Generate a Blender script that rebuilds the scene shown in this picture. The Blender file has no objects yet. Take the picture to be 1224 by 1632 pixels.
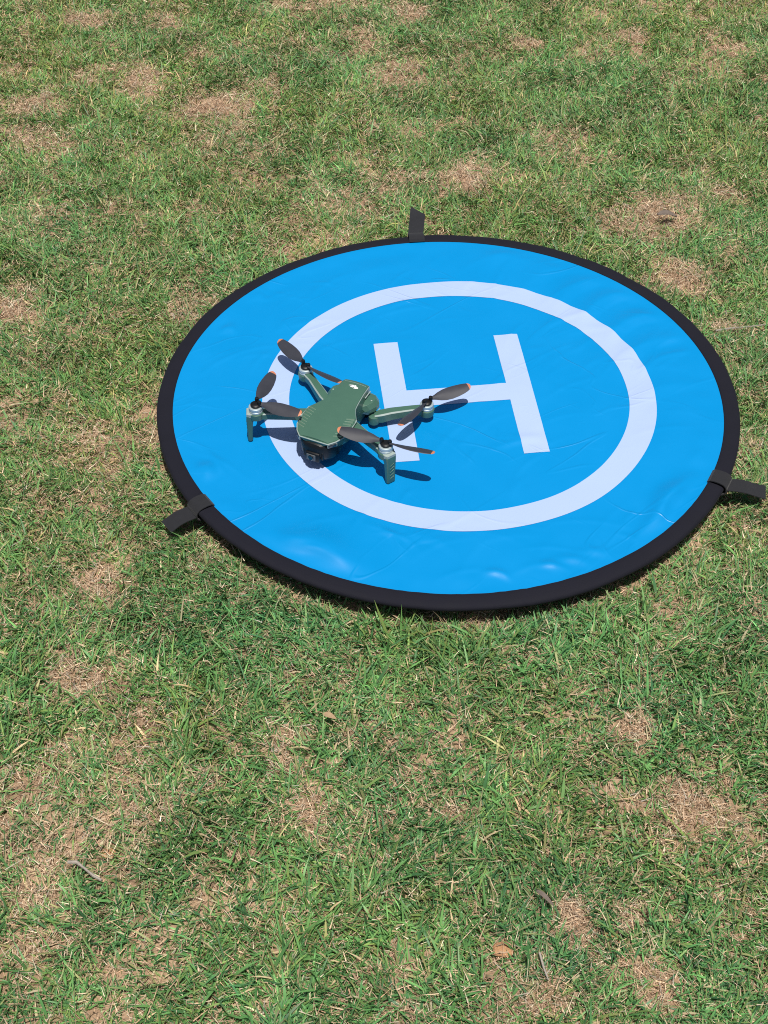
import bpy, bmesh, math
import numpy as np
from mathutils import Vector, Matrix

# ------------------------------------------------------------------ camera, sky, sun, exposure
scene = bpy.context.scene
PAD_Z = 0.036                                   # height of the pad's sheet above the soil
CAM = Vector((-0.081, -1.5288, 1.2486 + PAD_Z))
PITCH = math.radians(43.575)
FPX, IW, IH = 2450.0, 1224.0, 1632.0
cam_data = bpy.data.cameras.new('camera')
cam_data.sensor_fit = 'VERTICAL'
cam_data.sensor_height = 24.0
cam_data.lens = FPX / IH * 24.0
cam_data.clip_start = 0.02
cam_data.clip_end = 5000.0
cam = bpy.data.objects.new('camera', cam_data)
cam.location = CAM
cam.rotation_euler = (math.pi / 2 - PITCH, 0, 0)
scene.collection.objects.link(cam)
scene.camera = cam

SUN = Vector((0.05, -0.30, 0.95)).normalized()  # towards the sun
world = bpy.data.worlds.new('World')
scene.world = world
world.use_nodes = True
wn = world.node_tree
sky = wn.nodes.new('ShaderNodeTexSky')
sky.sky_type = 'NISHITA'
sky.sun_disc = False
sky.dust_density = 2.0
sky.sun_elevation = math.asin(SUN.z)
sky.sun_rotation = math.atan2(SUN.x, SUN.y)
wn.nodes['Background'].inputs['Strength'].default_value = 0.06
wn.links.new(sky.outputs['Color'], wn.nodes['Background'].inputs['Color'])
sun_data = bpy.data.lights.new('sun', 'SUN')
sun_data.energy = 5.0
sun_data.angle = math.radians(0.53)
sun_data.color = (1.0, 0.955, 0.88)
sun = bpy.data.objects.new('sun', sun_data)
sun.rotation_euler = (-SUN).to_track_quat('-Z', 'Y').to_euler()
sun.location = SUN * 20
scene.collection.objects.link(sun)
scene.view_settings.view_transform = 'Standard'
scene.view_settings.look = 'None'
scene.view_settings.exposure = 0.0
scene.view_settings.gamma = 1.0
scene.render.engine = 'CYCLES'
scene.cycles.use_denoising = False
scene.cycles.pixel_filter_type = 'BLACKMAN_HARRIS'
scene.cycles.filter_width = 1.05
scene.cycles.max_bounces = 8

# ------------------------------------------------------------------ helpers
rng = np.random.default_rng(11)


def at(x, y, z=PAD_Z):
    """photo pixel -> world point on the level plane z"""
    dx, dy = (x - IW / 2) / FPX, -(y - IH / 2) / FPX
    d = Vector((dx, math.cos(PITCH) + dy * math.sin(PITCH), -math.sin(PITCH) + dy * math.cos(PITCH)))
    return CAM + d * ((z - CAM.z) / d.z)


def link(name, me, mat, parent=None, smooth=True):
    o = bpy.data.objects.new(name, me)
    scene.collection.objects.link(o)
    for m in (mat if isinstance(mat, (list, tuple)) else [mat]):
        me.materials.append(m)
    if parent:
        o.parent = parent
    if smooth:
        me.polygons.foreach_set('use_smooth', np.ones(len(me.polygons), bool))
    return o


def poly(name, verts, faces, mat, parent=None, smooth=False, bevel=0.0, seg=2, mats=None):
    bm = bmesh.new()
    vs = [bm.verts.new(v) for v in verts]
    for i, f in enumerate(faces):
        fc = bm.faces.new([vs[k] for k in f])
        if mats:
            fc.material_index = mats[i]
    bmesh.ops.recalc_face_normals(bm, faces=bm.faces)
    if bevel:
        bmesh.ops.bevel(bm, geom=list(bm.edges), offset=bevel, segments=seg, affect='EDGES', profile=0.5, clamp_overlap=True)
    me = bpy.data.meshes.new(name)
    bm.to_mesh(me)
    bm.free()
    o = link(name, me, mat, parent, smooth)
    if smooth:
        me.set_sharp_from_angle(angle=math.radians(32))
    return o


def rings_mesh(rings, cap=True, closed=True):
    """rings of equal length -> verts, faces"""
    n = len(rings[0])
    verts = [v for r in rings for v in r]
    faces = []
    for i in range(len(rings) - 1):
        for j in range(n if closed else n - 1):
            k = (j + 1) % n
            faces.append((i * n + j, i * n + k, (i + 1) * n + k, (i + 1) * n + j))
    if cap:
        faces.append(tuple(range(n)))
        faces.append(tuple(range((len(rings) - 1) * n, len(rings) * n)))
    return verts, faces


def lathe(name, prof, mat, parent, loc=(0, 0, 0), n=28, smooth=True):
    """closed solid of revolution about z from (radius, z) pairs bottom to top"""
    rings = [[(loc[0] + r * math.cos(2 * math.pi * k / n), loc[1] + r * math.sin(2 * math.pi * k / n), loc[2] + z) for k in range(n)] for r, z in prof]
    v, f = rings_mesh(rings)
    return poly(name, v, f, mat, parent, smooth)


def box(name, c, size, mat, parent, bevel=0.0, rot=None, smooth=True):
    sx, sy, sz = (s / 2 for s in size)
    R = rot or Matrix.Identity(3)
    v = [Vector(c) + R @ Vector((x * sx, y * sy, z * sz)) for x in (-1, 1) for y in (-1, 1) for z in (-1, 1)]
    f = [(0, 1, 3, 2), (4, 6, 7, 5), (0, 4, 5, 1), (2, 3, 7, 6), (0, 2, 6, 4), (1, 5, 7, 3)]
    return poly(name, v, f, mat, parent, smooth, bevel)


def sweep(path, sizes, ch=0.13):
    """octagonal (chamfered) section swept along a path; side vector kept level"""
    rings = []
    for i, p in enumerate(path):
        p = Vector(p)
        a = Vector(path[max(i - 1, 0)])
        b = Vector(path[min(i + 1, len(path) - 1)])
        t = (b - a).normalized()
        side = t.cross(Vector((0, 0, 1))).normalized()
        up = side.cross(t).normalized()
        w, h = sizes[i]
        w, h = w / 2, h / 2
        c = ch * min(w, h) * 2
        oct_ = [(w, h - c), (w - c, h), (-w + c, h), (-w, h - c), (-w, -h + c), (-w + c, -h), (w - c, -h), (w, -h + c)]
        rings.append([p + side * x + up * y for x, y in oct_])
    return rings


def tag(o, label=None, cat=None, kind=None, group=None):
    if label: o['label'] = label
    if cat: o['category'] = cat
    if kind: o['kind'] = kind
    if group: o['group'] = group
    return o


def vnoise(x, y, scale, seed):
    """smooth value noise in 0..1, numpy arrays, lattice cell = scale metres"""
    r = np.random.default_rng(seed)
    N = 256
    lat = r.random((N, N))
    u, v = np.asarray(x, float) / scale + 1000.37, np.asarray(y, float) / scale + 1000.81
    i, j = np.floor(u).astype(int), np.floor(v).astype(int)
    fu, fv = u - i, v - j
    fu, fv = fu * fu * (3 - 2 * fu), fv * fv * (3 - 2 * fv)
    i0, i1, j0, j1 = i % N, (i + 1) % N, j % N, (j + 1) % N
    return (lat[i0, j0] * (1 - fu) + lat[i1, j0] * fu) * (1 - fv) + (lat[i0, j1] * (1 - fu) + lat[i1, j1] * fu) * fv


# ------------------------------------------------------------------ materials
def material(name, color, rough=0.5, spec=0.5, metal=0.0, sheen=0.0, coat=0.0, noise=None, bump=None):
    m = bpy.data.materials.new(name)
    m.use_nodes = True
    nt = m.node_tree
    b = nt.nodes['Principled BSDF']
    b.inputs['Base Color'].default_value = (*color, 1)
    b.inputs['Roughness'].default_value = rough
    b.inputs['Specular IOR Level'].default_value = spec
    b.inputs['Metallic'].default_value = metal
    b.inputs['Sheen Weight'].default_value = sheen
    b.inputs['Coat Weight'].default_value = coat
    tc = nt.nodes.new('ShaderNodeTexCoord')
    if noise:                                    # (scale, amount): slow colour and gloss variation
        n = nt.nodes.new('ShaderNodeTexNoise')
        n.inputs['Scale'].default_value = noise[0]
        n.inputs['Detail'].default_value = 6
        nt.links.new(tc.outputs['Object'], n.inputs['Vector'])
        mx = nt.nodes.new('ShaderNodeMix')
        mx.data_type = 'RGBA'
        a = noise[1]
        mx.inputs['A'].default_value = (*[c * (1 - a) for c in color], 1)
        mx.inputs['B'].default_value = (*[min(1, c * (1 + a)) for c in color], 1)
        nt.links.new(n.outputs['Fac'], mx.inputs['Factor'])
        nt.links.new(mx.outputs['Result'], b.inputs['Base Color'])
        mr = nt.nodes.new('ShaderNodeMapRange')
        mr.inputs['To Min'].default_value = max(0.02, rough - 0.1)
        mr.inputs['To Max'].default_value = min(1, rough + 0.1)
        nt.links.new(n.outputs['Fac'], mr.inputs['Value'])
        nt.links.new(mr.outputs['Result'], b.inputs['Roughness'])
    if bump:                                     # (scale, distance)
        n2 = nt.nodes.new('ShaderNodeTexNoise')
        n2.inputs['Scale'].default_value = bump[0]
        n2.inputs['Detail'].default_value = 4
        nt.links.new(tc.outputs['Object'], n2.inputs['Vector'])
        bp = nt.nodes.new('ShaderNodeBump')
        bp.inputs['Distance'].default_value = bump[1]
        bp.inputs['Strength'].default_value = 1.0
        nt.links.new(n2.outputs['Fac'], bp.inputs['Height'])
        nt.links.new(bp.outputs['Normal'], b.inputs['Normal'])
    return m


def blade_material(name, transl, rough):
    """leaf material: colour per blade from the mesh attribute, thin-leaf translucency"""
    m = bpy.data.materials.new(name)
    m.use_nodes = True
    nt = m.node_tree
    b = nt.nodes['Principled BSDF']
    at_ = nt.nodes.new('ShaderNodeAttribute')
    at_.attribute_name = 'col'
    b.inputs['Roughness'].default_value = rough
    b.inputs['Specular IOR Level'].default_value = 0.35
    nt.links.new(at_.outputs['Color'], b.inputs['Base Color'])
    tr = nt.nodes.new('ShaderNodeBsdfTranslucent')
    nt.links.new(at_.outputs['Color'], tr.inputs['Color'])
    mx = nt.nodes.new('ShaderNodeMixShader')
    mx.inputs['Fac'].default_value = transl
    nt.links.new(b.outputs['BSDF'], mx.inputs[1])
    nt.links.new(tr.outputs['BSDF'], mx.inputs[2])
    nt.links.new(mx.outputs['Shader'], nt.nodes['Material Output'].inputs['Surface'])
    return m


def soil_material():
    m = bpy.data.materials.new('soil')
    m.use_nodes = True
    nt = m.node_tree
    b = nt.nodes['Principled BSDF']
    b.inputs['Roughness'].default_value = 0.95
    b.inputs['Specular IOR Level'].default_value = 0.15
    tc = nt.nodes.new('ShaderNodeTexCoord')

    def noise(scale, detail):
        n = nt.nodes.new('ShaderNodeTexNoise')
        n.inputs['Scale'].default_value = scale
        n.inputs['Detail'].default_value = detail
        nt.links.new(tc.outputs['Object'], n.inputs['Vector'])
        return n
    n1, n2, n3 = noise(9, 8), noise(160, 5), noise(2.2, 5)
    r = nt.nodes.new('ShaderNodeValToRGB')
    e = r.color_ramp.elements
    e[0].position, e[0].color = 0.30, (0.16, 0.10, 0.062, 1)
    e[1].position, e[1].color = 0.72, (0.50, 0.35, 0.23, 1)
    k = e.new(0.52)
    k.color = (0.36, 0.245, 0.155, 1)
    ad = nt.nodes.new('ShaderNodeMath')
    ad.operation = 'MULTIPLY_ADD'
    ad.inputs[1].default_value = 0.5
    nt.links.new(n2.outputs['Fac'], ad.inputs[0])
    ml = nt.nodes.new('ShaderNodeMath')
    ml.operation = 'MULTIPLY'
    ml.inputs[1].default_value = 0.5
    nt.links.new(n1.outputs['Fac'], ml.inputs[0])
    nt.links.new(ml.outputs[0], ad.inputs[2])
    nt.links.new(ad.outputs[0], r.inputs['Fac'])
    # far lawn beyond the blades: green and straw mottled
    geo = nt.nodes.new('ShaderNodeNewGeometry')
    ln = nt.nodes.new('ShaderNodeVectorMath')
    ln.operation = 'LENGTH'
    nt.links.new(geo.outputs['Position'], ln.inputs[0])
    mr = nt.nodes.new('ShaderNodeMapRange')
    mr.inputs['From Min'].default_value = 2.2
    mr.inputs['From Max'].default_value = 4.5
    mr.inputs['To Max'].default_value = 0.85
    nt.links.new(ln.outputs['Value'], mr.inputs['Value'])
    g = nt.nodes.new('ShaderNodeMix')
    g.data_type = 'RGBA'
    g.inputs['A'].default_value = (0.05, 0.10, 0.03, 1)
    g.inputs['B'].default_value = (0.16, 0.16, 0.07, 1)
    nt.links.new(n3.outputs['Fac'], g.inputs['Factor'])
    mx = nt.nodes.new('ShaderNodeMix')
    mx.data_type = 'RGBA'
    nt.links.new(mr.outputs['Result'], mx.inputs['Factor'])
    nt.links.new(r.outputs['Color'], mx.inputs['A'])
    nt.links.new(g.outputs['Result'], mx.inputs['B'])
    nt.links.new(mx.outputs['Result'], b.inputs['Base Color'])
    bp = nt.nodes.new('ShaderNodeBump')
    bp.inputs['Distance'].default_value = 0.006
    nt.links.new(n2.outputs['Fac'], bp.inputs['Height'])
    nt.links.new(bp.outputs['Normal'], b.inputs['Normal'])
    return m


M_SOIL = soil_material()
M_GRASS = blade_material('grass_blade', 0.22, 0.48)
M_STRAW = blade_material('dry_blade', 0.15, 0.7)
M_BLUE = material('pad_blue_vinyl', (0.0, 0.226, 0.545), 0.38, 0.36, noise=(14, 0.05))
M_WHITE = material('pad_white_print', (0.36, 0.465, 0.70), 0.40, 0.40, noise=(9, 0.03))
M_RIM = material('black_rim_cloth', (0.0075, 0.0076, 0.0140), 0.8, 0.2, sheen=0.02, noise=(40, 0.2), bump=(900, 0.0004))
M_STRAP = material('black_webbing', (0.014, 0.0145, 0.018), 0.85, 0.25, sheen=0.12, noise=(120, 0.3), bump=(1400, 0.0005))
M_GREEN = material('green_film', (0.056, 0.128, 0.092), 0.33, 0.55, coat=0.1, noise=(60, 0.06), bump=(1800, 0.00006))
M_TRIM = material('pale_grey_shell', (0.29, 0.35, 0.33), 0.4, 0.5, noise=(120, 0.15))
M_MOTOR = material('motor_alloy', (0.42, 0.50, 0.53), 0.42, 0.5, metal=0.35)
M_BLACK = material('black_plastic', (0.006, 0.0065, 0.008), 0.45, 0.3)
M_BLADE = material('propeller_grey', (0.034, 0.036, 0.047), 0.45, 0.4, noise=(90, 0.1))
M_ORANGE = material('orange_tip', (0.50, 0.18, 0.09), 0.45, 0.5)
M_LENS = material('lens_glass', (0.006, 0.007, 0.009), 0.08, 0.6, coat=0.6)
M_GUN = material('gimbal_grey', (0.09, 0.10, 0.11), 0.4, 0.5)
M_LOGO = material('white_logo_print', (0.78, 0.80, 0.80), 0.4, 0.5)
M_TWIG = material('weathered_twig', (0.33, 0.29, 0.25), 0.85, 0.2, noise=(200, 0.4), bump=(500, 0.001))
M_LEAF = material('dead_leaf', (0.36, 0.25, 0.15), 0.8, 0.25, noise=(150, 0.4), bump=(400, 0.0008))
M_LEAFD = material('dark_dead_leaf', (0.15, 0.12, 0.10), 0.7, 0.3, noise=(150, 0.4), bump=(400, 0.0008))
M_CLOD = material('orange_clay', (0.45, 0.25, 0.13), 0.95, 0.1, noise=(250, 0.4), bump=(500, 0.002))

M_RIB_GLINT = material('film_ridge_glint', (0.17, 0.26, 0.20), 0.35, 0.5)  # film green lightened to paint the sunlit glint on the ribs


def add_creases(m):
    """sparse sharp fold lines and slight weave relief for the thin vinyl"""
    nt = m.node_tree
    b = nt.nodes['Principled BSDF']
    tc = nt.nodes.new('ShaderNodeTexCoord')
    total = None
    for rot, sc, seedw, width in ((38, (5, 17, 5), 1.0, .026), (-28, (6, 15, 5), 7.0, .018)):
        mp = nt.nodes.new('ShaderNodeMapping')
        mp.inputs['Rotation'].default_value = (0, 0, math.radians(rot))
        mp.vector_type = 'TEXTURE'
        mp.inputs['Scale'].default_value = tuple(1 / q for q in sc)
        mp.inputs['Location'].default_value = (seedw, seedw * 2, 0)
        nt.links.new(tc.outputs['Object'], mp.inputs['Vector'])
        n = nt.nodes.new('ShaderNodeTexNoise')
        n.inputs['Scale'].default_value = 1.0
        n.inputs['Detail'].default_value = 1.5
        n.inputs['Distortion'].default_value = .5
        nt.links.new(mp.outputs['Vector'], n.inputs['Vector'])
        d = nt.nodes.new('ShaderNodeMath'); d.operation = 'SUBTRACT'; d.inputs[1].default_value = .5
        nt.links.new(n.outputs['Fac'], d.inputs[0])
        a = nt.nodes.new('ShaderNodeMath'); a.operation = 'ABSOLUTE'
        nt.links.new(d.outputs[0], a.inputs[0])
        r = nt.nodes.new('ShaderNodeMapRange'); r.interpolation_type = 'SMOOTHSTEP'
        r.inputs['From Max'].default_value = width
        r.inputs['To Min'].default_value = 1.0
        r.inputs['To Max'].default_value = 0.0
        nt.links.new(a.outputs[0], r.inputs['Value'])
        k = nt.nodes.new('ShaderNodeTexNoise')
        k.inputs['Scale'].default_value = 9.0
        mk = nt.nodes.new('ShaderNodeMapRange')
        mk.inputs['From Min'].default_value, mk.inputs['From Max'].default_value = .50, .66
        nt.links.new(mp.outputs['Vector'], k.inputs['Vector'])
        k.inputs['Scale'].default_value = .8
        nt.links.new(k.outputs['Fac'], mk.inputs['Value'])
        mu = nt.nodes.new('ShaderNodeMath'); mu.operation = 'MULTIPLY'
        nt.links.new(r.outputs['Result'], mu.inputs[0])
        nt.links.new(mk.outputs['Result'], mu.inputs[1])
        if total is None:
            total = mu
        else:
            ad = nt.nodes.new('ShaderNodeMath'); ad.operation = 'ADD'
            nt.links.new(total.outputs[0], ad.inputs[0])
            nt.links.new(mu.outputs[0], ad.inputs[1])
            total = ad
    bp = nt.nodes.new('ShaderNodeBump')
    bp.inputs['Distance'].default_value = .00055
    nt.links.new(total.outputs[0], bp.inputs['Height'])
    nt.links.new(bp.outputs['Normal'], b.inputs['Normal'])


add_creases(M_BLUE)
add_creases(M_WHITE)

# ------------------------------------------------------------------ ground
BARE = []                                        # bare, worn spots of the lawn: (x, y, radius)
for px_, py_, r_ in [(350, 168, .10), (225, 112, .06), (130, 130, .04), (60, 165, .07), (40, 225, .06), (415, 130, .04), (740, 278, .07), (1050, 338, .08), (1165, 300, .05),
                     (1085, 440, .055), (300, 515, .035), (1165, 520, .03), (310, 905, .03), (1190, 705, .03), (1100, 1285, .055), (720, 1290, .022),
                     (250, 1285, .032), (235, 1360, .02), (940, 1480, .035), (1000, 1470, .025), (25, 1530, .035), (460, 1215, .025), (115, 1090, .03),
                     (880, 1580, .045), (1060, 1570, .03), (1010, 1160, .022), (60, 1410, .03), (500, 1290, .015), (150, 930, .025), (1040, 970, .025),
                     (640, 20, .06), (130, 30, .07), (20, 480, .05), (20, 690, .03), (1010, 60, .05), (830, 60, .04), (330, 1240, .015), (620, 1530, .015), (760, 1000, .02)]:
    p_ = at(px_, py_, 0.006)
    BARE.append((p_.x, p_.y, r_))


def bare_at(x, y):
    """0 = full lawn, 1 = bare"""
    wob = (vnoise(x, y, .035, 5) - .5) * .060 + (vnoise(x, y, .014, 6) - .5) * .035
    b = np.zeros_like(x)
    for bx, by, r in BARE:
        d = np.hypot(x - bx, y - by) + wob
        b = np.maximum(b, np.clip((r * .98 - d) / (r * .95), 0, .88))
    n = .55 * vnoise(x, y, .11, 1) + .30 * vnoise(x, y, .045, 2) + .15 * vnoise(x, y, .02, 3)
    return np.maximum(b, np.clip((n - .585) / .16, 0, 1) * .6)


def soil_z(x, y):
    return (vnoise(x, y, .22, 21) - .5) * .012 + (vnoise(x, y, .06, 22) - .5) * .006 + (vnoise(x, y, .02, 23) - .5) * .003


def axis_coords(c, half):
    core = np.arange(-half, half + 1e-6, .0105)
    out, s = [], .03
    v = half
    while v < 900:
        v += s
        s *= 1.35
        out.append(v)
    out = np.array(out)
    return c + np.concatenate([-out[::-1], core, out])


gx, gy = axis_coords(0.0, 1.25), axis_coords(0.2, 1.35)
X, Y = np.meshgrid(gx, gy, indexing='ij')
fade = np.clip((4 - np.hypot(X, Y)) / 2, 0, 1)
Z = soil_z(X, Y) * fade
nx, ny = X.shape
I = np.arange(nx * ny).reshape(nx, ny)
quads = np.stack([I[:-1, :-1], I[1:, :-1], I[1:, 1:], I[:-1, 1:]], -1).reshape(-1, 4)


def quad_mesh(name, V, Q, col=None):
    me = bpy.data.meshes.new(name)
    me.vertices.add(len(V))
    me.vertices.foreach_set('co', np.ascontiguousarray(V, np.float32).ravel())
    me.loops.add(Q.size)
    me.loops.foreach_set('vertex_index', np.ascontiguousarray(Q, np.int32).ravel())
    me.polygons.add(len(Q))
    me.polygons.foreach_set('loop_start', np.arange(0, Q.size, 4, dtype=np.int32))
    me.update(calc_edges=True)
    if col is not None:
        a = me.color_attributes.new('col', 'FLOAT_COLOR', 'POINT')
        c4 = np.ones((len(V), 4), np.float32)
        c4[:, :3] = col
        a.data.foreach_set('color', c4.ravel())
    return me


ground = link('ground', quad_mesh('ground', np.stack([X, Y, Z], -1).reshape(-1, 3), quads), M_SOIL)
tag(ground, 'brown bare soil showing between the grass of the lawn', 'ground', 'structure')

# ------------------------------------------------------------------ landing pad
R_SHEET, R_IN, R_OUT = 0.3525, 0.350, 0.3705
PADROOT = bpy.data.objects.new('landing_pad', None)
PADROOT.location = (0, 0, PAD_Z)
scene.collection.objects.link(PADROOT)
tag(PADROOT, 'round blue drone landing pad with white H, white circle and black rim on grass', 'landing pad')

DRONE_XY = Vector((-0.1315, -0.066))
_cre = []                                        # folds of the sheet: x0, y0, x1, y1, half width, height


def fold(x0, y0, x1, y1, w, a):
    p, q = at(x0, y0), at(x1, y1)
    if p.x > q.x:
        p, q = q, p                              # left normal then points away from the photo's near side
    _cre.append((p.x, p.y, q.x, q.y, w, a * 1.25))


fold(885, 490, 985, 440, .010, .0022)
fold(925, 512, 1040, 462, .010, .0034)
fold(970, 540, 1065, 500, .010, .0032)
fold(985, 590, 1095, 535, .010, .0020)
fold(830, 470, 930, 420, .012, .0016)
fold(1000, 660, 1130, 610, .010, .0012)
fold(770, 430, 840, 398, .010, .0012)
fold(1058, 855, 1112, 765, .010, .0062)
fold(1030, 880, 1075, 820, .008, .0030)
fold(432, 866, 560, 908, .0150, .0056)
fold(428, 874, 575, 934, .0035, .0010)
fold(470, 880, 520, 884, .0030, .0008)
fold(470, 900, 545, 930, .006, .0024)
fold(592, 838, 640, 888, .0035, .0014)
fold(600, 850, 668, 880, .0030, .0009)
fold(770, 912, 815, 930, .0030, .0011)
fold(868, 903, 912, 916, .0030, .0011)
fold(985, 850, 1024, 876, .0028, .0010)
fold(1018, 876, 1032, 842, .0040, .0014)
fold(300, 700, 360, 760, .0030, .0008)
fold(430, 560, 400, 590, .003, .0007)
fold(1020, 600, 1110, 560, .0035, .0010)
fold(640, 855, 720, 880, .007, .0011)
fold(772, 915, 815, 925, .005, .0014)
fold(860, 902, 890, 910, .005, .0015)
fold(890, 890, 950, 915, .006, .0021)
fold(925, 878, 990, 905, .006, .0017)
fold(305, 745, 330, 765, .010, .0044)
fold(395, 472, 420, 470, .010, .0028)
fold(350, 525, 376, 528, .008, .0026)
fold(640, 420, 560, 450, .012, .0009)
fold(330, 800, 350, 830, .008, .0020)
fold(380, 855, 430, 870, .006, .0022)
fr = np.random.default_rng(3)
for _ in range(120):                             # faint fold marks of the packed sheet
    a, r = fr.uniform(0, 2 * math.pi), .33 * math.sqrt(fr.uniform(0.02, 1))
    cx, cy, th, L = r * math.cos(a), r * math.sin(a), fr.normal(.45, .5), fr.uniform(.03, .11)
    if math.hypot(cx - DRONE_XY.x, cy - DRONE_XY.y) < .13:
        continue
    _cre.append((cx - L / 2 * math.cos(th), cy - L / 2 * math.sin(th), cx + L / 2 * math.cos(th), cy + L / 2 * math.sin(th), fr.uniform(.0022, .005), fr.uniform(.0002, .0008)))


def sheet_z(x, y):
    x, y = np.asarray(x, float), np.asarray(y, float)
    r, th = np.hypot(x, y), np.arctan2(y, x)
    d = np.hypot(x - DRONE_XY.x, y - DRONE_XY.y)
    calm = np.clip((d - .10) / .08, 0, 1)
    z = ((vnoise(x, y, .16, 31) - .5) * .006 + (vnoise(x, y, .05, 32) - .5) * .0011) * calm
    for x0, y0, x1, y1, w, a in _cre:
        ux, uy = x1 - x0, y1 - y0
        L = math.hypot(ux, uy)
        ux, uy = ux / L, uy / L
        s = ((x - x0) * ux + (y - y0) * uy) / L
        bend = (.16 if a > .001 else .08) * L * np.sin(np.pi * s)
        n = (-(x - x0) * uy + (y - y0) * ux) - bend
        win = np.clip(np.minimum(s + .25, 1.25 - s) / .65, 0, 1)
        win = win * win * (3 - 2 * win)
        near = np.clip(1 + n / (w * 1.6), 0, 1) if a > .001 else np.exp(-(n / w) ** 2)
        z = z + a * win * np.where(n < 0, near, np.exp(-(n / (w * 1.7)) ** 2))
    pk = np.clip((r - .29) / .05, 0, 1) ** 2      # puckers at the stitched edge
    z = z + pk * .0030 * (vnoise(th * .35, r * .25, .021, 33) - .5)
    edge = np.clip((r - .322) / (.3485 - .322), 0, 1)
    return z * (1 - edge * edge * (3 - 2 * edge))


na, nr = 600, 140
tt = np.linspace(0, 2 * np.pi, na, endpoint=False)
rr = np.concatenate([np.linspace(0.004, R_SHEET, nr)])
TT, RR = np.meshgrid(tt, rr, indexing='ij')
XX, YY = RR * np.cos(TT), RR * np.sin(TT)
V = np.stack([XX, YY, sheet_z(XX, YY)], -1).reshape(-1, 3)
J = np.arange(na * nr).reshape(na, nr)
Q = np.stack([J[:, :-1], J[:, 1:], np.roll(J, -1, 0)[:, 1:], np.roll(J, -1, 0)[:, :-1]], -1).reshape(-1, 4)
me = quad_mesh('sheet', V, Q)
bm = bmesh.new(); bm.from_mesh(me)
bm.verts.ensure_lookup_table()
bm.faces.new([bm.verts[k] for k in J[:, 0]])
bmesh.ops.recalc_face_normals(bm, faces=bm.faces)
bm.to_mesh(me); bm.free()
sheet = link('sheet', me, M_BLUE, PADROOT)
tag(sheet, 'wrinkled glossy blue vinyl sheet')

# printed ring and letter follow the sheet 0.5 mm above it
EPS = .0005
RC = Vector((0.0148, 0.0006))
tt = np.linspace(0, 2 * np.pi, 420, endpoint=False)
rr = np.linspace(.2171, .2513, 14)
TT, RR = np.meshgrid(tt, rr, indexing='ij')
XX, YY = RC.x + RR * np.cos(TT), RC.y + RR * np.sin(TT)
J = np.arange(420 * 14).reshape(420, 14)
Q = np.stack([J[:, :-1], J[:, 1:], np.roll(J, -1, 0)[:, 1:], np.roll(J, -1, 0)[:, :-1]], -1).reshape(-1, 4)
ringo = link('printed_circle', quad_mesh('printed_circle', np.stack([XX, YY, sheet_z(XX, YY) + EPS], -1).reshape(-1, 3), Q), M_WHITE, PADROOT)
tag(ringo, 'white circle printed round the letter')
HC, HROT, HW, HH, HS, HB = Vector((0.014, 0.0)), math.radians(6.17), .0967, .1193, .0320, .0165
hv, hq = [], []


def hgrid(x0, x1, y0, y1):
    n0, n1 = max(2, int((x1 - x0) / .004) + 1), max(2, int((y1 - y0) / .004) + 1)
    a, b = np.meshgrid(np.linspace(x0, x1, n0), np.linspace(y0, y1, n1), indexing='ij')
    c, s = math.cos(HROT), math.sin(HROT)
    x, y = HC.x + a * c - b * s, HC.y + a * s + b * c
    base = sum(len(k) for k in hv)
    J = np.arange(n0 * n1).reshape(n0, n1) + base
    hv.append(np.stack([x, y, sheet_z(x, y) + EPS], -1).reshape(-1, 3))
    hq.append(np.stack([J[:-1, :-1], J[1:, :-1], J[1:, 1:], J[:-1, 1:]], -1).reshape(-1, 4))


hgrid(-HW, -HW + HS, -HH, HH)
hgrid(HW - HS, HW, -HH, HH)
hgrid(-HW + HS, HW - HS, -HB, HB)
lett = link('printed_letter', quad_mesh('printed_letter', np.concatenate(hv), np.concatenate(hq)), M_WHITE, PADROOT)
tag(lett, 'white capital letter H printed on the sheet')

# black rim: cloth sleeve over a sprung hoop
prof = [(.3496, -.0012), (.3498, .0006), (.3512, .0013), (.3560, .0015), (.3620, .0012), (.3672, .0004), (.3698, -.0012), (.3705, -.0034), (.3699, -.0058),
        (.3676, -.0074), (.3630, -.0078), (.3570, -.0062), (.3520, -.0038)]
na = 360
tt = np.linspace(0, 2 * np.pi, na, endpoint=False)
P = np.array(prof)
wav = 1 + .0010 * np.sin(5 * tt + 1.0) + .0016 * (vnoise(tt * .37, tt * 0, .06, 41) - .5)
wz = .0016 * np.sin(2 * tt + .6) + .0016 * (vnoise(tt * .37, tt * 0 + 3, .05, 42) - .5)
infl = np.clip((P[:, 0] - .350) / .02, 0, 1)
RRm = P[None, :, 0] + (P[None, :, 0] * (wav[:, None] - 1)) * infl
ZZm = P[None, :, 1] + wz[:, None] * infl
ZZm = ZZm + .0011 * (vnoise(tt * .37, tt * 0 + 7, .006, 43) - .5)[:, None]
XX, YY = RRm * np.cos(tt)[:, None], RRm * np.sin(tt)[:, None]
J = np.arange(na * len(prof)).reshape(na, len(prof))
Q = np.stack([J, np.roll(J, -1, 0), np.roll(np.roll(J, -1, 0), -1, 1), np.roll(J, -1, 1)], -1).reshape(-1, 4)
me = quad_mesh('rim', np.stack([XX, YY, ZZm], -1).reshape(-1, 3), Q)
bm = bmesh.new(); bm.from_mesh(me); bmesh.ops.recalc_face_normals(bm, faces=bm.faces); bm.to_mesh(me); bm.free()
rim = link('rim', me, M_RIM, PADROOT)
tag(rim, 'black cloth sleeve round the edge')


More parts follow.
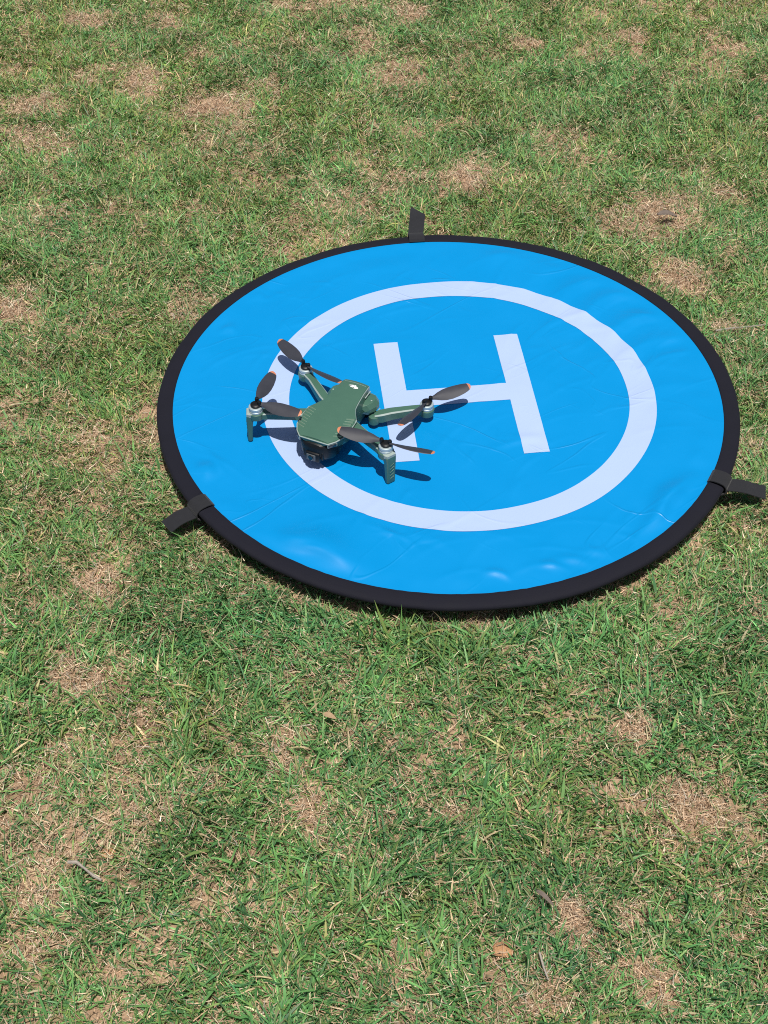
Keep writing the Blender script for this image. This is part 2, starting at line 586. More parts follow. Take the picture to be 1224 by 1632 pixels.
def ribbon(path, width_vecs, thick):
    """solid strip: path centres, half-width vectors"""
    rings = []
    for i, p in enumerate(path):
        a, b = Vector(path[max(i - 1, 0)]), Vector(path[min(i + 1, len(path) - 1)])
        t = (b - a).normalized()
        w = Vector(width_vecs[i])
        nrm = w.cross(t).normalized() * thick / 2
        p = Vector(p)
        rings.append([p - w + nrm, p - w * .33 + nrm * 1.25, p + w * .33 + nrm * 1.25, p + w + nrm, p + w - nrm, p - w - nrm])
    return rings_mesh(rings)


STRAP_FOOT = []
for (rx, ry, ex, ey, skew, lift) in [(663, 378, 666, 341, .006, .006), (313, 808, 265, 837, -.002, .0), (1156, 768, 1221, 781, .002, .0)]:
    a = at(rx, ry)
    e = at(ex, ey, PAD_Z - .012)
    o_ = Vector((a.x, a.y, 0)).normalized()
    t_ = Vector((-o_.y, o_.x, 0))
    hw = .0112
    lp = [(.3490, .0016), (.3520, .0042), (.3580, .0049), (.3640, .0046), (.3690, .0032), (.3726, -.0004), (.3735, -.0045), (.3722, -.0095), (.3680, -.0132), (.3610, -.0128), (.3540, -.0080)]
    path = [o_ * r + Vector((0, 0, z)) for r, z in lp]
    root = o_ * .3722
    end = Vector((e.x, e.y, 0))
    L = (end - root)
    Ld = L.normalized()
    tw = Ld.cross(Vector((0, 0, 1)))
    tw = -tw if tw.dot(t_) < 0 else tw
    tp, ww = [], []
    for k in range(9):
        f = k / 8
        z = -.0035 - .010 * f + lift * f + .0018 * math.sin(f * 5 + rx) - .0009 * f
        tp.append(root + L * f + Vector((0, 0, z)))
        w = t_.lerp(tw, min(1, f * 1.5)) * hw
        ww.append(w + Vector((0, 0, skew * f * .4)) + Ld * (skew * (f > .9)))
    v, f_ = ribbon(tp, ww, .0013)
    st = poly('strap', v, f_, M_STRAP, PADROOT, True)
    tag(st, 'black webbing peg strap sticking out over the grass')
    v, f_ = ribbon(path, [t_ * hw] * len(path), .0013)
    lo = poly('strap_loop', v, f_, M_STRAP, st, True)
    STRAP_FOOT.append((root.x, root.y, end.x, end.y))

# ------------------------------------------------------------------ drone
DR = bpy.data.objects.new('quadcopter_drone', None)
DR.location = (DRONE_XY.x, DRONE_XY.y, PAD_Z + .0008)
DROT = math.radians(-25)
DR.rotation_euler = (0, 0, DROT)
scene.collection.objects.link(DR)
tag(DR, 'small olive green folding quadcopter drone standing on the blue landing pad', 'drone')

# body stations: y, half width of deck, deck height, half width at mid side, underside height, half width below
ST = [(.0435, .0155, .0400, .0155, .014, .0130), (.0405, .0172, .0436, .0184, .009, .0165), (.0345, .0180, .0456, .0202, .0075, .0180), (.0200, .0188, .0463, .0208, .0075, .0185),
      (.0000, .0208, .0467, .0217, .0080, .0190), (-.0100, .0224, .0468, .0226, .0090, .0195), (-.0180, .0264, .0467, .0254, .0100, .0205), (-.0265, .0314, .0465, .0298, .0110, .0212), (-.0340, .0332, .0463, .0312, .0120, .0215),
      (-.0480, .0330, .0460, .0312, .0150, .0215), (-.0620, .0312, .0454, .0296, .0265, .0240), (-.0720, .0262, .0447, .0250, .0355, .0220), (-.0795, .0190, .0438, .0183, .0385, .0165)]
rings = []
for y, wt, zt, wm, zb, wb in ST:
    zm = zb + (zt - zb) * .45
    half = [(wt - .0006, zt - .0002), (wt, zt - .0010), (wt - .0002, zt - .0030), (wm, zm), (wb, zb + .002), (wb - .003, zb)]
    rings.append([Vector((x, y, z)) for x, z in half] + [Vector((-x, y, z)) for x, z in half[::-1]])
v, f = rings_mesh(rings)
n = 12
mi = []
for fc in f:
    if len(fc) > 4:
        mi.append(0); continue
    j = min(fc[0] % n, fc[1] % n) if abs(fc[0] % n - fc[1] % n) == 1 else n - 1
    mi.append(1 if j in (0, 10) else 0)
shell = poly('body_shell', v, f, [M_GREEN, M_TRIM], DR, True, mats=mi)
# deck panel: film sheet a little proud of the shell, with a low crown
NX = 12
rings = []
for y, wt, zt, wm, zb, wb in ST[1:]:
    w = wt - .0013
    yy = y if y > -.079 else y + .0012
    top = [Vector((w * (2 * k / NX - 1), yy, zt + .0003 + .0016 * (1 - (2 * k / NX - 1) ** 2))) for k in range(NX + 1)]
    rings.append(top + [Vector((w, yy, zt - .001)), Vector((-w, yy, zt - .001))])
v, f = rings_mesh(rings)
deck = poly('top_cover', v, f, M_GREEN, DR, True)


def deck_z(x, y):
    s = sorted(ST, key=lambda q: q[0])
    ys = [q[0] for q in s]
    w = np.interp(y, ys, [q[1] for q in s]) - .0013
    return float(np.interp(y, ys, [q[2] for q in s]) + .0003 + .0016 * (1 - min(1, abs(x) / w) ** 2))


# seam across the rear end of the cover
rings = [[Vector((x, yy, deck_z(x, yy) + dz)) for yy, dz in ((.0347, .00018), (.0354, .00018), (.0354, -.001), (.0347, -.001))] for x in np.linspace(-.0145, .0145, 9)]
v, f = rings_mesh(rings)
poly('battery_seam', v, f, M_TRIM, deck)
edge = [(-.0322, -.0280), (-.0330, -.0480), (-.0312, -.0620), (-.0262, -.0720), (-.0190, -.0797), (.0190, -.0797), (.0262, -.0720), (.0312, -.0620), (.0330, -.0480), (.0322, -.0280)]
path = [Vector((x, y, float(np.interp(-y, [.028, .048, .062, .072, .08], [.0464, .0460, .0454, .0447, .0438])) - .0010)) for x, y in edge]
v, f = rings_mesh(sweep(path, [(.0013, .0015)] * len(path), .3))
poly('cover_lip', v, f, M_TRIM, deck, True)
# slanted cooling ribs on both shoulders
for s in (-1, 1):
    for k in range(8):
        y0 = -.0290 - k * .0048
        w = np.interp(-y0, [.02, .028, .048, .062, .072], [.0262, .0322, .0330, .0312, .0262]) - .0016
        pts = []
        for fx, dy in ((w - .0100, -.0036), (w - .0002, .0)):
            z = deck_z(fx, y0 + dy)
            pts.append((fx * s, y0 + dy, z))
        a, b = Vector(pts[0]), Vector(pts[1])
        dz = Vector((0, 0, .0021))
        d0, d1 = Vector((0, .0014, 0)), Vector((0, -.0014, 0))
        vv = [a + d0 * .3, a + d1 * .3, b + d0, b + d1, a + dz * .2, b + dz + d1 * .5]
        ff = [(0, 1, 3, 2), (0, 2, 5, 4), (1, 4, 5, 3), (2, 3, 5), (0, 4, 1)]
        poly('vent_rib', vv, ff, [M_GREEN, M_RIB_GLINT], deck, mats=[0, 0, 1, 0, 0])  # sun-facing slope gets the painted highlight colour
# white mark on the rear of the cover: two slanted leaf shapes
lx, ly = .0020, .0265


def decal(pts):
    c = Vector((sum(p[0] for p in pts) / len(pts), sum(p[1] for p in pts) / len(pts)))
    return [Vector((p[0], p[1], deck_z(p[0], p[1]) + .00022)) for p in pts]


lv, lf = [], []
for shape in ([(-.0060, .0004), (-.0048, .0016), (-.0016, .0026), (.0004, .0028), (.0016, .0010), (.0006, -.0016), (-.0020, -.0016), (-.0036, -.0010), (-.0010, .0004), (-.0006, .0010), (-.0030, .0008)],
              [(.0012, .0030), (.0026, .0030), (.0034, .0016), (.0062, .0006), (.0070, -.0008), (.0044, -.0022), (.0016, -.0026), (.0020, -.0008)]):
    pts = decal([(lx - .001 + px_ * 1.05, ly + py_ * 1.2) for px_, py_ in shape])
    b0 = len(lv)
    lv += pts
    lf.append(tuple(range(b0, b0 + len(pts))))
lg = poly('maker_logo', lv, lf, M_LOGO, deck)
tag(lg, 'small white maker mark printed on the cover')
# pale seam slots low on the sides behind the waist
for s in (-1, 1):
    box('side_slot', (s * .0196, .0300, .0385), (.0012, .015, .0016), M_TRIM, shell, .0003)
    box('rear_foot', (s * .0135, .036, .0038), (.009, .011, .0084), M_BLACK, DR, .0015)
# nose: black sensor bay, slots and gimbal camera
rings = []
for k, (y, hw_, z0, z1) in enumerate([(-.034, .019, .012, .036), (-.048, .0235, .0095, .0405), (-.060, .0248, .0090, .0412), (-.0700, .0232, .0105, .0412), (-.0770, .0190, .0135, .0405), (-.0815, .0135, .0175, .0385), (-.0835, .0070, .0220, .0350)]):
    rr_ = []
    for j in range(16):
        a = 2 * math.pi * j / 16
        ca, sa = math.cos(a), math.sin(a)
        sg = lambda q: math.copysign(abs(q) ** .6, q)
        rr_.append(Vector((hw_ * sg(ca), y, (z0 + z1) / 2 + (z1 - z0) / 2 * sg(sa))))
    rings.append(rr_)
v, f = rings_mesh(rings)
bay = poly('nose_bay', v, f, M_BLACK, DR, True)
for s in (-1, 1):
    rt = Matrix.Rotation(s * math.radians(48), 3, 'Z')
    fr_ = box('sensor_frame', (s * .0226, -.0752, .0395), (.0126, .0016, .0056), M_TRIM, bay, .0006, rt)
    box('sensor_window', (s * .0230, -.0757, .0395), (.0108, .0016, .0042), M_LENS, bay, .0005, rt)
gim = box('gimbal_camera', (0, -.0800, .0205), (.0200, .0120, .0140), M_BLACK, DR, .003)
box('gimbal_yoke', (.0120, -.0785, .0225), (.0030, .008, .0110), M_BLACK, gim, .001)
box('gimbal_yoke', (-.0120, -.0785, .0225), (.0030, .008, .0110), M_BLACK, gim, .001)
fr_ = box('lens_frame', (-.001, -.0861, .0208), (.0120, .0014, .0086), M_GUN, gim, .0007)
rx_ = Matrix.Rotation(math.pi / 2, 3, 'X')
ln = lathe('lens', [(.0001, 0), (.0036, 0), (.0036, .0012), (.0030, .0016), (.0001, .0012)], M_LENS, gim, n=20)
ln.location = (-.001, -.0866, .0208)
ln.rotation_euler = (math.pi / 2, 0, 0)


def to_local(p):
    d = Vector((p.x - DRONE_XY.x, p.y - DRONE_XY.y))
    c, s = math.cos(-DROT), math.sin(-DROT)
    return Vector((d.x * c - d.y * s, d.x * s + d.y * c))


def propeller(hub, tips, spin, name_z):
    """spin +1: leading edge counter-clockwise"""
    z = hub[2]
    dirs = []
    for t in tips:
        l = to_local(at(*t, PAD_Z + z)) - Vector(hub[:2])
        dirs.append(math.atan2(l.y, l.x))
    hubo = lathe('propeller', [(.0030, -.0028), (.0062, -.0026), (.0064, .0002), (.0052, .0012), (.0030, .0016)], M_BLACK, DR, hub)
    for d in dirs:
        piv = Vector(hub) + Vector((math.cos(d), math.sin(d), 0)) * .0052
        lathe('pivot_screw', [(.0024, -.001), (.0026, .0044), (.0022, .0060), (.0010, .0064)], M_BLACK, hubo, piv, 14)
        S = np.array([0, .05, .12, .22, .35, .50, .65, .80, .88, .92, .945, .98, 1.0])
        CH = np.array([.0045, .0048, .0062, .0096, .0128, .0140, .0136, .0120, .0104, .0092, .0082, .0058, .0030])
        Lb = .0560
        e = Vector((math.cos(d), math.sin(d), 0))
        nside = Vector((-e.y, e.x, 0)) * spin             # leading side
        secs = []
        for s_, c in zip(S, CH * np.interp(S, [0, .2, 1], [1, 1.22, 1.22])):
            pitch = math.radians(np.interp(s_, [0, .12, .4, 1], [6, 26, 24, 13]))
            chord = nside * math.cos(pitch) + Vector((0, 0, 1)) * math.sin(pitch)
            nrm = Vector((0, 0, 1)) * math.cos(pitch) - nside * math.sin(pitch)
            ctr = piv + e * (s_ * Lb) + Vector((0, 0, .0022 + .0020 * s_ * s_)) + nside * (.0010 - .0016 * s_)
            th = .0013 * (1 - .45 * s_)
            sec = []
            for q, hgt in ((-.55, 0), (-.2, .75), (.2, 1), (.42, .6), (.45, 0), (.2, -.35), (-.2, -.25)):
                camber = -.05 * c * (q / .5) ** 2
                sec.append(ctr + chord * (q * c) + nrm * (hgt * th + camber))
            secs.append(sec)
        k = 10
        v, f = rings_mesh(secs[:k + 1])
        bl = poly('blade', v, f, M_BLADE, hubo, True)
        v, f = rings_mesh([[p + (p - sum(secs[k], Vector()) / 7) * .02 for p in secs[k]]] + secs[k + 1:])
        poly('blade_tip', v, f, M_ORANGE, hubo, True)


HUBS = {('front', 1): (.0860, -.0600), ('front', -1): (-.0880, -.0615), ('rear', 1): (.0865, .0602), ('rear', -1): (-.0830, .0602)}
TIPS = {('front', 1): [(552, 691), (680, 724)], ('front', -1): [(430, 606), (473, 661)], ('rear', -1): [(461, 560), (531, 608)], ('rear', 1): [(731, 624), (646, 675)]}
for s in (-1, 1):
    hx, hy = HUBS[('front', s)]
    a = Vector((s * .88, -.47, 0)).normalized()
    b = Vector((-a.y, a.x, 0))
    H = Vector((hx, hy, 0))
    # front arm
    path = [Vector((s * .022, -.0270, .0345)), Vector((s * .0345, -.0335, .0355)), Vector((s * .050, -.0415, .0370)), H - a * .015 + Vector((0, 0, .0383)), H - a * .004 + Vector((0, 0, .0388))]
    rings = sweep(path, [(.015, .012), (.0140, .0115), (.0125, .0105), (.0120, .0098), (.0130, .0092)])
    v, f = rings_mesh(rings)
    mi = [1 if (len(fc) == 4 and sorted((fc[0] % 8, fc[1] % 8)) in ([0, 1], [2, 3])) else 0 for fc in f]
    arm = poly('front_arm', v, f, [M_GREEN, M_TRIM], DR, True, mats=mi)
    lathe('motor_cup', [(.0070, .0330), (.0094, .0350), (.0100, .0400), (.0100, .0432), (.0092, .0440)], M_GREEN, arm, (hx, hy, 0))
    mot = lathe('motor', [(.0080, .0440), (.0086, .0444), (.0086, .0466), (.0081, .0470), (.0081, .0476), (.0086, .0480), (.0086, .0512), (.0078, .0520)], M_MOTOR, arm, (hx, hy, 0))
    cap = [(.0062, .0035), (.0085, .0062), (.0030, .0085)]
    # pale plate between motor and leg
    pl = [H + a * x + b * y for x, y in ((-.002, -.0085), (.0085, -.0075), (.0118, -.0058), (.0118, .0058), (.0085, .0075), (-.002, .0085))]
    v, f = rings_mesh([[p + Vector((0, 0, .0392)) for p in pl], [p + Vector((0, 0, .0436)) for p in pl], [H + (p - H) * .93 + Vector((0, 0, .0443)) for p in pl]])
    poly('motor_plate', v, f, M_TRIM, arm, True)
    secs = []
    for z, off, w, t in ((.0402, .0060, .0148, .0116), (.0350, .0074, .0140, .0098), (.0300, .0083, .0134, .0080), (.0200, .0086, .0130, .0070), (.0080, .0089, .0124, .0062), (.0012, .0090, .0120, .0058), (.0, .0090, .0106, .0046)):
        w, t = w / 2, t / 2
        c = .0014
        sec = [(t, w - c), (t - c, w), (-t + c, w), (-t, w - c), (-t, -w + c), (-t + c, -w), (t - c, -w), (t, -w + c)]
        secs.append([H + a * (off + x) + b * y + Vector((0, 0, z)) for x, y in sec])
    v, f = rings_mesh(secs)
    leg = poly('landing_leg', v, f, M_GREEN, DR, True)
    for k in range(5):                                        # embossed notches down the outer face
        z = .029 - k * .0052
        off = np.interp(z, [.0, .008, .02, .03], [.0118, .0120, .0121, .0123])
        R = Matrix((a, b, Vector((0, 0, 1)))).transposed() @ Matrix.Rotation(math.radians(25), 3, 'X')
        box('leg_rib', H + a * off + Vector((0, 0, z)), (.0009, .0070, .0011), M_GREEN, leg, .0002, R)
    propeller((hx, hy, .0545), TIPS[('front', s)], -1 if s > 0 else 1, 'front')
    # rear arm
    hx, hy = HUBS[('rear', s)]
    H = Vector((hx, hy, 0))
    a = (H - Vector((s * .036, .024, 0))).normalized()
    path = [Vector((s * .0325, .0215, .0135)), Vector((s * .0400, .0265, .0140)), Vector((s * .0500, .0340, .0158)), H - a * .020 + Vector((0, 0, .0168)), H - a * .004 + Vector((0, 0, .0160))]
    rings = sweep(path, [(.0105, .0120), (.0125, .0140), (.0120, .0128), (.0105, .0110), (.0120, .0100)])
    v, f = rings_mesh(rings)
    mi = [1 if (len(fc) == 4 and sorted((fc[0] % 8, fc[1] % 8)) in ([0, 1], [2, 3])) else 0 for fc in f]
    arm = poly('rear_arm', v, f, [M_GREEN, M_TRIM], DR, True, mats=mi)
    lathe('motor_cup', [(.0060, .0070), (.0090, .0090), (.0098, .0140), (.0098, .0178), (.0090, .0186)], M_GREEN, arm, (hx, hy, 0))
    lathe('motor', [(.0080, .0186), (.0086, .0190), (.0086, .0208), (.0081, .0212), (.0081, .0218), (.0086, .0222), (.0086, .0252), (.0078, .0260)], M_MOTOR, arm, (hx, hy, 0))
    lathe('arm_pivot', [(.0040, .0055), (.0066, .0066), (.0070, .0120), (.0064, .0168), (.0030, .0180)], M_GREEN, arm, (s * .0325, .0200, 0))
    # rounded shoulder that houses the arm's pivot
    rings = []
    for y, xo, z0, z1 in ((.0120, .0235, .022, .031), (.0160, .0290, .019, .0335), (.0240, .0335, .018, .0345), (.0330, .0340, .018, .0340), (.0400, .0305, .019, .0325), (.0440, .0240, .021, .030)):
        hs = [(.016, z0), (xo - .003, z0), (xo, z0 + .004), (xo, z1 - .006), (xo - .0045, z1), (.016, z1 + .001)]
        rings.append([Vector((s * x, y, z)) for x, z in hs])
    v, f = rings_mesh(rings)
    sh = poly('arm_shoulder', v, f, M_GREEN, DR, False, bevel=.0008, seg=1)
    lathe('shoulder_screw', [(.0010, 0), (.0011, .0006), (.0006, .0008)], M_TRIM, sh, (s * .0265, .0260, .0343), 10)
    box('shoulder_seam', (s * .0338, .0285, .0178), (.0014, .0130, .0012), M_TRIM, sh, .0003)
    propeller((hx, hy, .0285), TIPS[('rear', s)], 1 if s > 0 else -1, 'rear')

# ------------------------------------------------------------------ lawn
def frame_test(x, y, m):
    """rough test: does a ground point lie inside the photo's frame plus a margin of m metres?"""
    dy = y - CAM.y
    halfw = np.hypot(dy, CAM.z) * (IW / 2 / FPX) * 1.06
    return (np.abs(x - CAM.x) < halfw + m) & (y > -.90 - m) & (y < 1.30 + m)


def seg_dist(x, y, s):
    x0, y0, x1, y1 = s
    ux, uy = x1 - x0, y1 - y0
    t = np.clip(((x - x0) * ux + (y - y0) * uy) / (ux * ux + uy * uy), 0, 1.15)
    return np.hypot(x - x0 - t * ux, y - y0 - t * uy)


def blades(root, az, e0, curl, length, width, roll, K):
    """curved tapering strips -> vertices (n, K+1, 2, 3)"""
    n = len(az)
    f = (np.arange(K) + .5) / K
    el = e0[:, None] - curl[:, None] * f[None]
    step = (length / K)[:, None]
    dx = np.cos(el) * np.cos(az)[:, None] * step
    dy = np.cos(el) * np.sin(az)[:, None] * step
    dz = np.sin(el) * step
    C = np.zeros((n, K + 1, 3))
    C[:, 1:, 0], C[:, 1:, 1], C[:, 1:, 2] = np.cumsum(dx, 1), np.cumsum(dy, 1), np.cumsum(dz, 1)
    C += root[:, None, :]
    floor = root[:, None, 2] + .001 + .002 * (np.arange(K + 1) / K)[None]
    C[:, 1:, 2] = np.maximum(C[:, 1:, 2], floor[:, 1:])
    T = np.gradient(C, axis=1)
    T /= np.linalg.norm(T, axis=2, keepdims=True) + 1e-9
    side = np.stack([-np.sin(az), np.cos(az), np.zeros(n)], 1)[:, None, :] * np.ones((1, K + 1, 1))
    nrm = np.cross(side, T)
    rl = roll[:, None] * np.linspace(.6, 1.3, K + 1)[None]
    sv = side * np.cos(rl)[..., None] + nrm * np.sin(rl)[..., None]
    s = np.linspace(0, 1, K + 1)
    w = width[:, None] * (np.interp(s, [0, .25, .6, .85, 1], [.7, 1, .85, .5, .06]))[None] / 2
    return np.stack([C - sv * w[..., None], C + sv * w[..., None]], 2)


def strip_quads(n, K):
    base = (np.arange(n) * (K + 1) * 2)[:, None, None]
    k = np.arange(K)[:, None] * 2
    q = np.concatenate([k, k + 1, k + 3, k + 2], 1)[None]
    return (base + q).reshape(-1, 4)


def pad_filter(Vb, root):
    """drop blades that would pass through the pad or its straps"""
    mid = Vb.mean(2)
    r = np.hypot(mid[..., 0], mid[..., 1])
    bad = ((r < .3755) & (mid[..., 2] > PAD_Z - .014) & (mid[..., 2] < PAD_Z + .0025)).any(1)
    bad |= ((r < .353) & (mid[..., 2] > PAD_Z - .014)).any(1) | (np.hypot(root[:, 0], root[:, 1]) < .3755) & (mid[..., 2] > PAD_Z).any(1)
    bad |= (r < .30).any(1)
    for s in STRAP_FOOT:
        d = seg_dist(mid[..., 0], mid[..., 1], s)
        bad |= ((d < .0135) & (mid[..., 2] > .009)).any(1)
    return ~bad


def lawn(name, n_shoot, per, region, dens_floor, lscale, wscale, K, seed):
    r = np.random.default_rng(seed)
    x, y = r.uniform(region[0], region[1], n_shoot), r.uniform(region[2], region[3], n_shoot)
    return x, y, r


def make_grass():
    Vs, Cs, Qs, off = [], [], [], 0
    r = np.random.default_rng(77)
    for (n_sh, keep, K, ls, ws) in ((54000, 'near', 3, 1.0, 1.0), (150000, 'in', 2, .88, .95), (16000, 'out', 2, 1.2, 1.9)):
        if keep in ('in', 'near'):
            x, y = r.uniform(-1.15, 1.05, n_sh), (r.uniform(-1.05, -.35, n_sh) if keep == 'near' else r.uniform(-.35, 1.5, n_sh))
            m = frame_test(x, y, .12)
            m &= (y < -.35) if keep == 'near' else (y >= -.35)
        else:
            x, y = r.uniform(-2.6, 2.6, n_sh), r.uniform(-2.2, 3.2, n_sh)
            m = ~frame_test(x, y, .12)
        x, y = x[m], y[m]
        bare = bare_at(x, y)
        lush = .6 * vnoise(x, y, .09, 51) + .4 * vnoise(x, y, .03, 52)
        m = r.random(len(x)) < np.clip(1.02 - 1.0 * bare, 0.03, 1) * np.clip(.28 + 1.35 * lush, .2, 1)
        x, y, bare, lush = x[m], y[m], bare[m], lush[m]
        nb = r.integers(3, 8, len(x))
        idx = np.repeat(np.arange(len(x)), nb)
        sx, sy, bare, lush = x[idx], y[idx], bare[idx], lush[idx]
        n = len(idx)
        flow = (vnoise(sx, sy, .10, 61) * 4 * np.pi)[:]
        shoot_az = r.uniform(0, 2 * np.pi, len(x))[idx]
        shoot_lean = r.uniform(0, .9, len(x))[idx]
        az = r.uniform(0, 2 * np.pi, n)
        lx = np.cos(az) + shoot_lean * np.cos(shoot_az) + .7 * np.cos(flow)
        ly = np.sin(az) + shoot_lean * np.sin(shoot_az) + .7 * np.sin(flow)
        az = np.arctan2(ly, lx)
        root = np.stack([sx + r.normal(0, .0032, n), sy + r.normal(0, .0032, n), np.zeros(n)], 1)
        root[:, 2] = soil_z(root[:, 0], root[:, 1]) - .001
        length = ls * np.exp(r.normal(np.log(.0172), .36, n)) * (1 - .35 * bare) * (.75 + .5 * lush)
        length = np.clip(length, .009, .062)
        rr0 = np.hypot(root[:, 0], root[:, 1])
        length = length * np.interp(rr0, [.33, .366, .384, .40, .44], [.35, .6, 1.25, 1.25, 1.0])
        e0 = np.radians(r.triangular(8, 55, 88, n))
        curl = np.radians(r.normal(42, 26, n))
        width = ws * np.clip(r.gamma(14, .00172 / 14, n), .0008, .0034) * (.8 + .3 * np.clip(length / .03, 0, 1.3))
        roll = r.normal(0, .55, n)
        Vb = blades(root, az, e0, curl, length, width, roll, K)
        ok = pad_filter(Vb, root)
        Vb, lush, bare, sx, sy = Vb[ok], lush[ok], bare[ok], sx[ok], sy[ok]
        shid = idx[ok]
        n = len(Vb)
        # colour of each blade: cool mid green, brighter green, olive, yellowing, part dry
        pal = np.array([(.088, .222, .070), (.128, .285, .088), (.062, .162, .064), (.175, .270, .078), (.270, .275, .115), (.46, .37, .22)])
        far = np.clip((sy + .2) / 1.4, 0, 1)
        tone = r.random(len(x))[shid] * .6 + r.random(n) * .4
        pick = np.searchsorted([.36, .62, .80], tone)
        u = r.random(n)
        pick = np.where(u < .07 + .03 * far + .10 * bare, 4, pick)
        pick = np.where(u > .955 - .01 * far - .12 * bare, 5, pick)
        pick = np.where((u > .5) & (u < .56 + .10 * far), 3, pick)
        c = pal[pick] * np.exp(r.normal(0, .20, n))[:, None]
        c = c * (.90 + .50 * vnoise(sx, sy, .055, 55))[:, None]
        hue = vnoise(sx, sy, .13, 56)[:, None]
        c = c * (1 + (hue - .52) * np.array([.38, .06, -.12]))
        c = c * (1 + far[:, None] * np.array([.20, .11, .0]))
        tcol = np.linspace(0, 1, K + 1)
        rootc = np.array([.20, .20, .09])
        tipc = np.array([.34, .28, .14])
        drytip = (r.random(n) < .16) * r.uniform(.3, 1, n)
        col = c[:, None, :] * np.ones((1, K + 1, 1))
        wr = (np.clip(.28 - tcol, 0, 1) * 1.6)[None, :, None]
        col = col * (1 - wr) + rootc * wr * np.ones_like(col)
        wt = np.clip((tcol - .62) / .38, 0, 1)[None, :, None] * drytip[:, None, None]
        col = col * (1 - wt) + tipc * wt
        col = np.repeat(col[:, :, None, :], 2, 2)
        Vs.append(Vb.reshape(-1, 3)); Cs.append(col.reshape(-1, 3)); Qs.append(strip_quads(n, K) + off)
        off += len(Vs[-1])
    V, C, Q = np.concatenate(Vs), np.concatenate(Cs), np.concatenate(Qs)
    print('grass blades quads', len(Q))
    o = link('grass', quad_mesh('grass', V, Q, C), M_GRASS)
    tag(o, 'short patchy green lawn grass round the landing pad', 'grass', 'stuff')


def make_straw():
    Vs, Cs, Qs, off = [], [], [], 0
    r = np.random.default_rng(78)
    for (n, keep, ws) in ((560000, 'in', 1.0), (80000, 'bare', 1.0), (26000, 'out', 2.0)):
        if keep == 'in':
            x, y = r.uniform(-1.15, 1.05, n), r.uniform(-1.05, 1.5, n)
            m = frame_test(x, y, .10)
        elif keep == 'bare':                     # matted thatch on the worn spots
            B = np.array(BARE)
            k = r.choice(len(B), n, p=B[:, 2] ** 2 / (B[:, 2] ** 2).sum())
            a_, q_ = r.uniform(0, 2 * np.pi, n), np.sqrt(r.random(n)) * B[k, 2] * 1.05
            x, y = B[k, 0] + q_ * np.cos(a_), B[k, 1] + q_ * np.sin(a_)
            m = r.random(n) < bare_at(x, y) ** 1.3
        else:
            x, y = r.uniform(-2.4, 2.4, n), r.uniform(-2.0, 3.0, n)
            m = ~frame_test(x, y, .10)
        x, y = x[m], y[m]
        clump = vnoise(x, y, .05, 71)
        m = r.random(len(x)) < (.26 + .50 * clump + .8 * bare_at(x, y)) * np.interp(y, [-.2, 1.0], [1, .72])
        x, y = x[m], y[m]
        n = len(x)
        az = r.uniform(0, 2 * np.pi, n) + vnoise(x, y, .03, 72) * 3
        root = np.stack([x, y, soil_z(x, y) + np.abs(r.normal(0, .003 if keep == 'bare' else .0065, n))], 1)
        length = np.clip(np.exp(r.normal(np.log(.0080), .5, n)), .0025, .035)
        e0 = np.radians(np.abs(r.normal(6, 16, n)))
        curl = np.radians(r.normal(14, 30, n))
        width = ws * np.clip(r.normal(.00115, .0004, n), .0005, .0026)
        Vb = blades(root, az, e0, curl, length, width, r.normal(0, .6, n), 2 if keep == 'out' else 1)
        K = Vb.shape[1] - 1
        ok = pad_filter(Vb, root)
        Vb = Vb[ok]
        n = len(Vb)
        pal = np.array([(.60, .44, .30), (.48, .33, .215), (.68, .58, .42), (.30, .195, .125), (.54, .34, .215), (.40, .36, .30)])
        c = pal[r.choice(6, n, p=[.27, .24, .14, .17, .12, .06])] * np.exp(r.normal(0, .2, n))[:, None]
        col = np.repeat(c[:, None, :], 2 * (K + 1), 1)
        Vs.append(Vb.reshape(-1, 3)); Cs.append(col.reshape(-1, 3)); Qs.append(strip_quads(n, K) + off)
        off += len(Vs[-1])
    V, C, Q = np.concatenate(Vs), np.concatenate(Cs), np.concatenate(Qs)
    print('straw quads', len(Q))
    o = link('dry_grass', quad_mesh('dry_grass', V, Q, C), M_STRAW)
    tag(o, 'tan dead grass litter lying between the green blades', 'dry grass', 'stuff')


make_grass()
make_straw()

# ------------------------------------------------------------------ small things lying in the lawn
def twig(name, pts, r0, r1, label, group=None, z=.016):
    path = [at(x, y, z) for x, y in pts]
    rings = []
    n = 7
    for i, p in enumerate(path):
        a, b = path[max(i - 1, 0)], path[min(i + 1, len(path) - 1)]
        t = (b - a).normalized()
        s = t.cross(Vector((0, 0, 1))).normalized()
        u = s.cross(t)
        rad = r0 + (r1 - r0) * i / (len(path) - 1)
        rad *= 1 + .25 * math.sin(i * 2.3)
        rings.append([p - path[0] + (s * math.cos(2 * math.pi * k / n) + u * math.sin(2 * math.pi * k / n)) * rad * (1 + .2 * math.sin(k * 1.9)) for k in range(n)])
    v, f = rings_mesh(rings)
    o = poly(name, v, f, M_TWIG, None, True)
    o.location = path[0]
    return tag(o, label, 'twig', None, group)


tw = twig('dry_twig', [(108, 1374), (122, 1374), (135, 1384), (148, 1395), (162, 1403)], .0019, .0013, 'pale grey weathered twig lying in the lawn beside a brown bare spot')
twig('dry_twig', [(1140, 527), (1165, 523), (1190, 521), (1222, 517)], .0016, .0010, 'thin grey twig lying on straw beyond the pad rim', z=.012)
twig('dry_twig', [(860, 1518), (866, 1540), (874, 1562)], .0012, .0008, 'short pale straw twig on a bare patch of soil', z=.012)


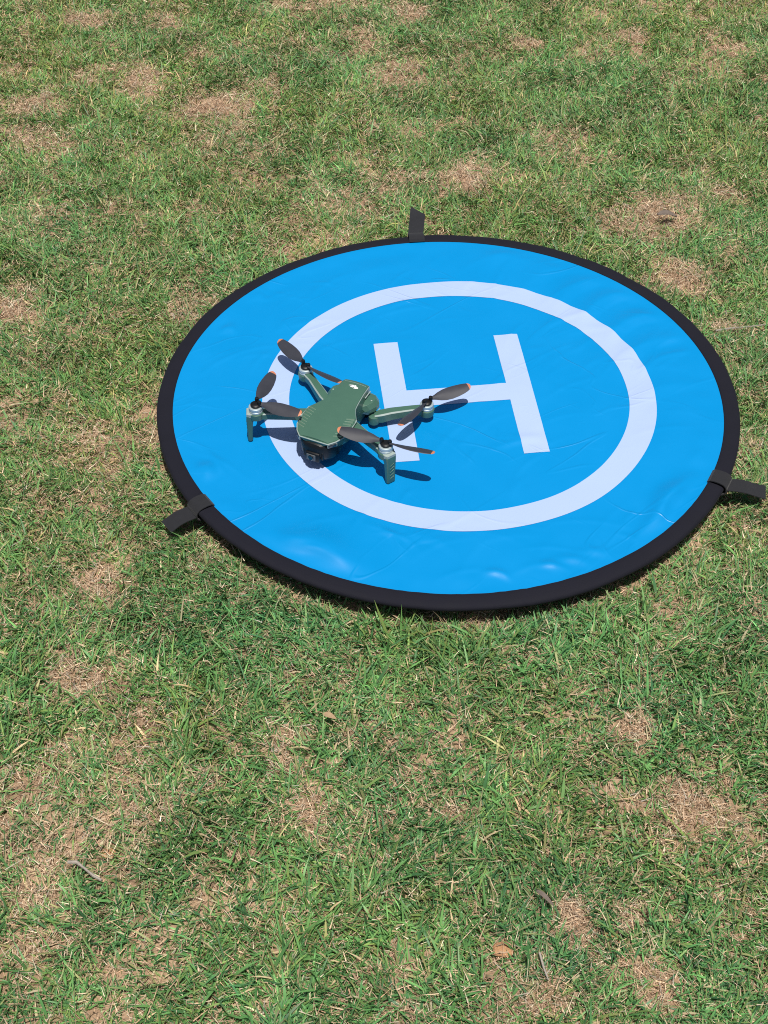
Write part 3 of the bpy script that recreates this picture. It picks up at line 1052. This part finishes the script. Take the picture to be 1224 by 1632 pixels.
def leaf(name, x, y, L, W, rot, mat, label, curl=.25, z=.02):
    p = at(x, y, z)
    nx_, ny_ = 8, 4
    v, f = [], []
    for i in range(nx_ + 1):
        u = i / nx_
        w = W * math.sin(math.pi * min(.98, u ** .8 * .96 + .02)) ** .8
        for j in range(ny_ + 1):
            q = 2 * j / ny_ - 1
            v.append((L * (u - .5), w * q / 2, curl * W * q * q * .8 + .12 * L * math.sin(u * 4) + .03 * W * math.sin(7 * u + 3 * q)))
    for i in range(nx_):
        for j in range(ny_):
            a = i * (ny_ + 1) + j
            f.append((a, a + 1, a + ny_ + 2, a + ny_ + 1))
    o = poly(name, v, f, mat, None, True)
    so = o.modifiers.new('thickness', 'SOLIDIFY')
    so.thickness = .0005
    o.location = p
    o.rotation_euler = (.1, .08, rot)
    return tag(o, label, 'leaf')


leaf('dead_leaf', 868, 1430, .022, .0042, -.75, M_LEAFD, 'narrow dark grey dead leaf lying among green grass')
leaf('dead_leaf', 525, 1142, .016, .0070, -.3, M_LEAF, 'curled tan dead leaf lying on grass in front of the pad')
leaf('dead_leaf', 1063, 343, .032, .0110, .1, M_LEAFD, 'dark brown dead leaf lying on a bare patch beyond the pad')


def clod(x, y, r, seed, label):
    p = at(x, y, .003)
    bm = bmesh.new()
    bmesh.ops.create_icosphere(bm, subdivisions=3, radius=1)
    rr_ = np.random.default_rng(seed)
    k = rr_.normal(0, 2.2, (5, 3)); ph = rr_.uniform(0, 6, 5)
    for v in bm.verts:
        d = 1 + sum(.11 * math.sin(Vector(k[i]).dot(v.co) * 1.4 + ph[i]) for i in range(5))
        v.co = Vector((v.co.x * 1.25, v.co.y, v.co.z * .62)) * d * r
    me = bpy.data.meshes.new('clay_clod')
    bm.to_mesh(me); bm.free()
    o = link('clay_clod', me, M_CLOD)
    o.location = p
    return tag(o, label, 'clod')


clod(800, 1512, .0075, 1, 'orange clay clod lying loose in the grass')
clod(975, 1497, .0075, 2, 'orange clay clod on a bare patch of straw')
clod(178, 1362, .0075, 3, 'orange clay clod close to the pale grey twig')
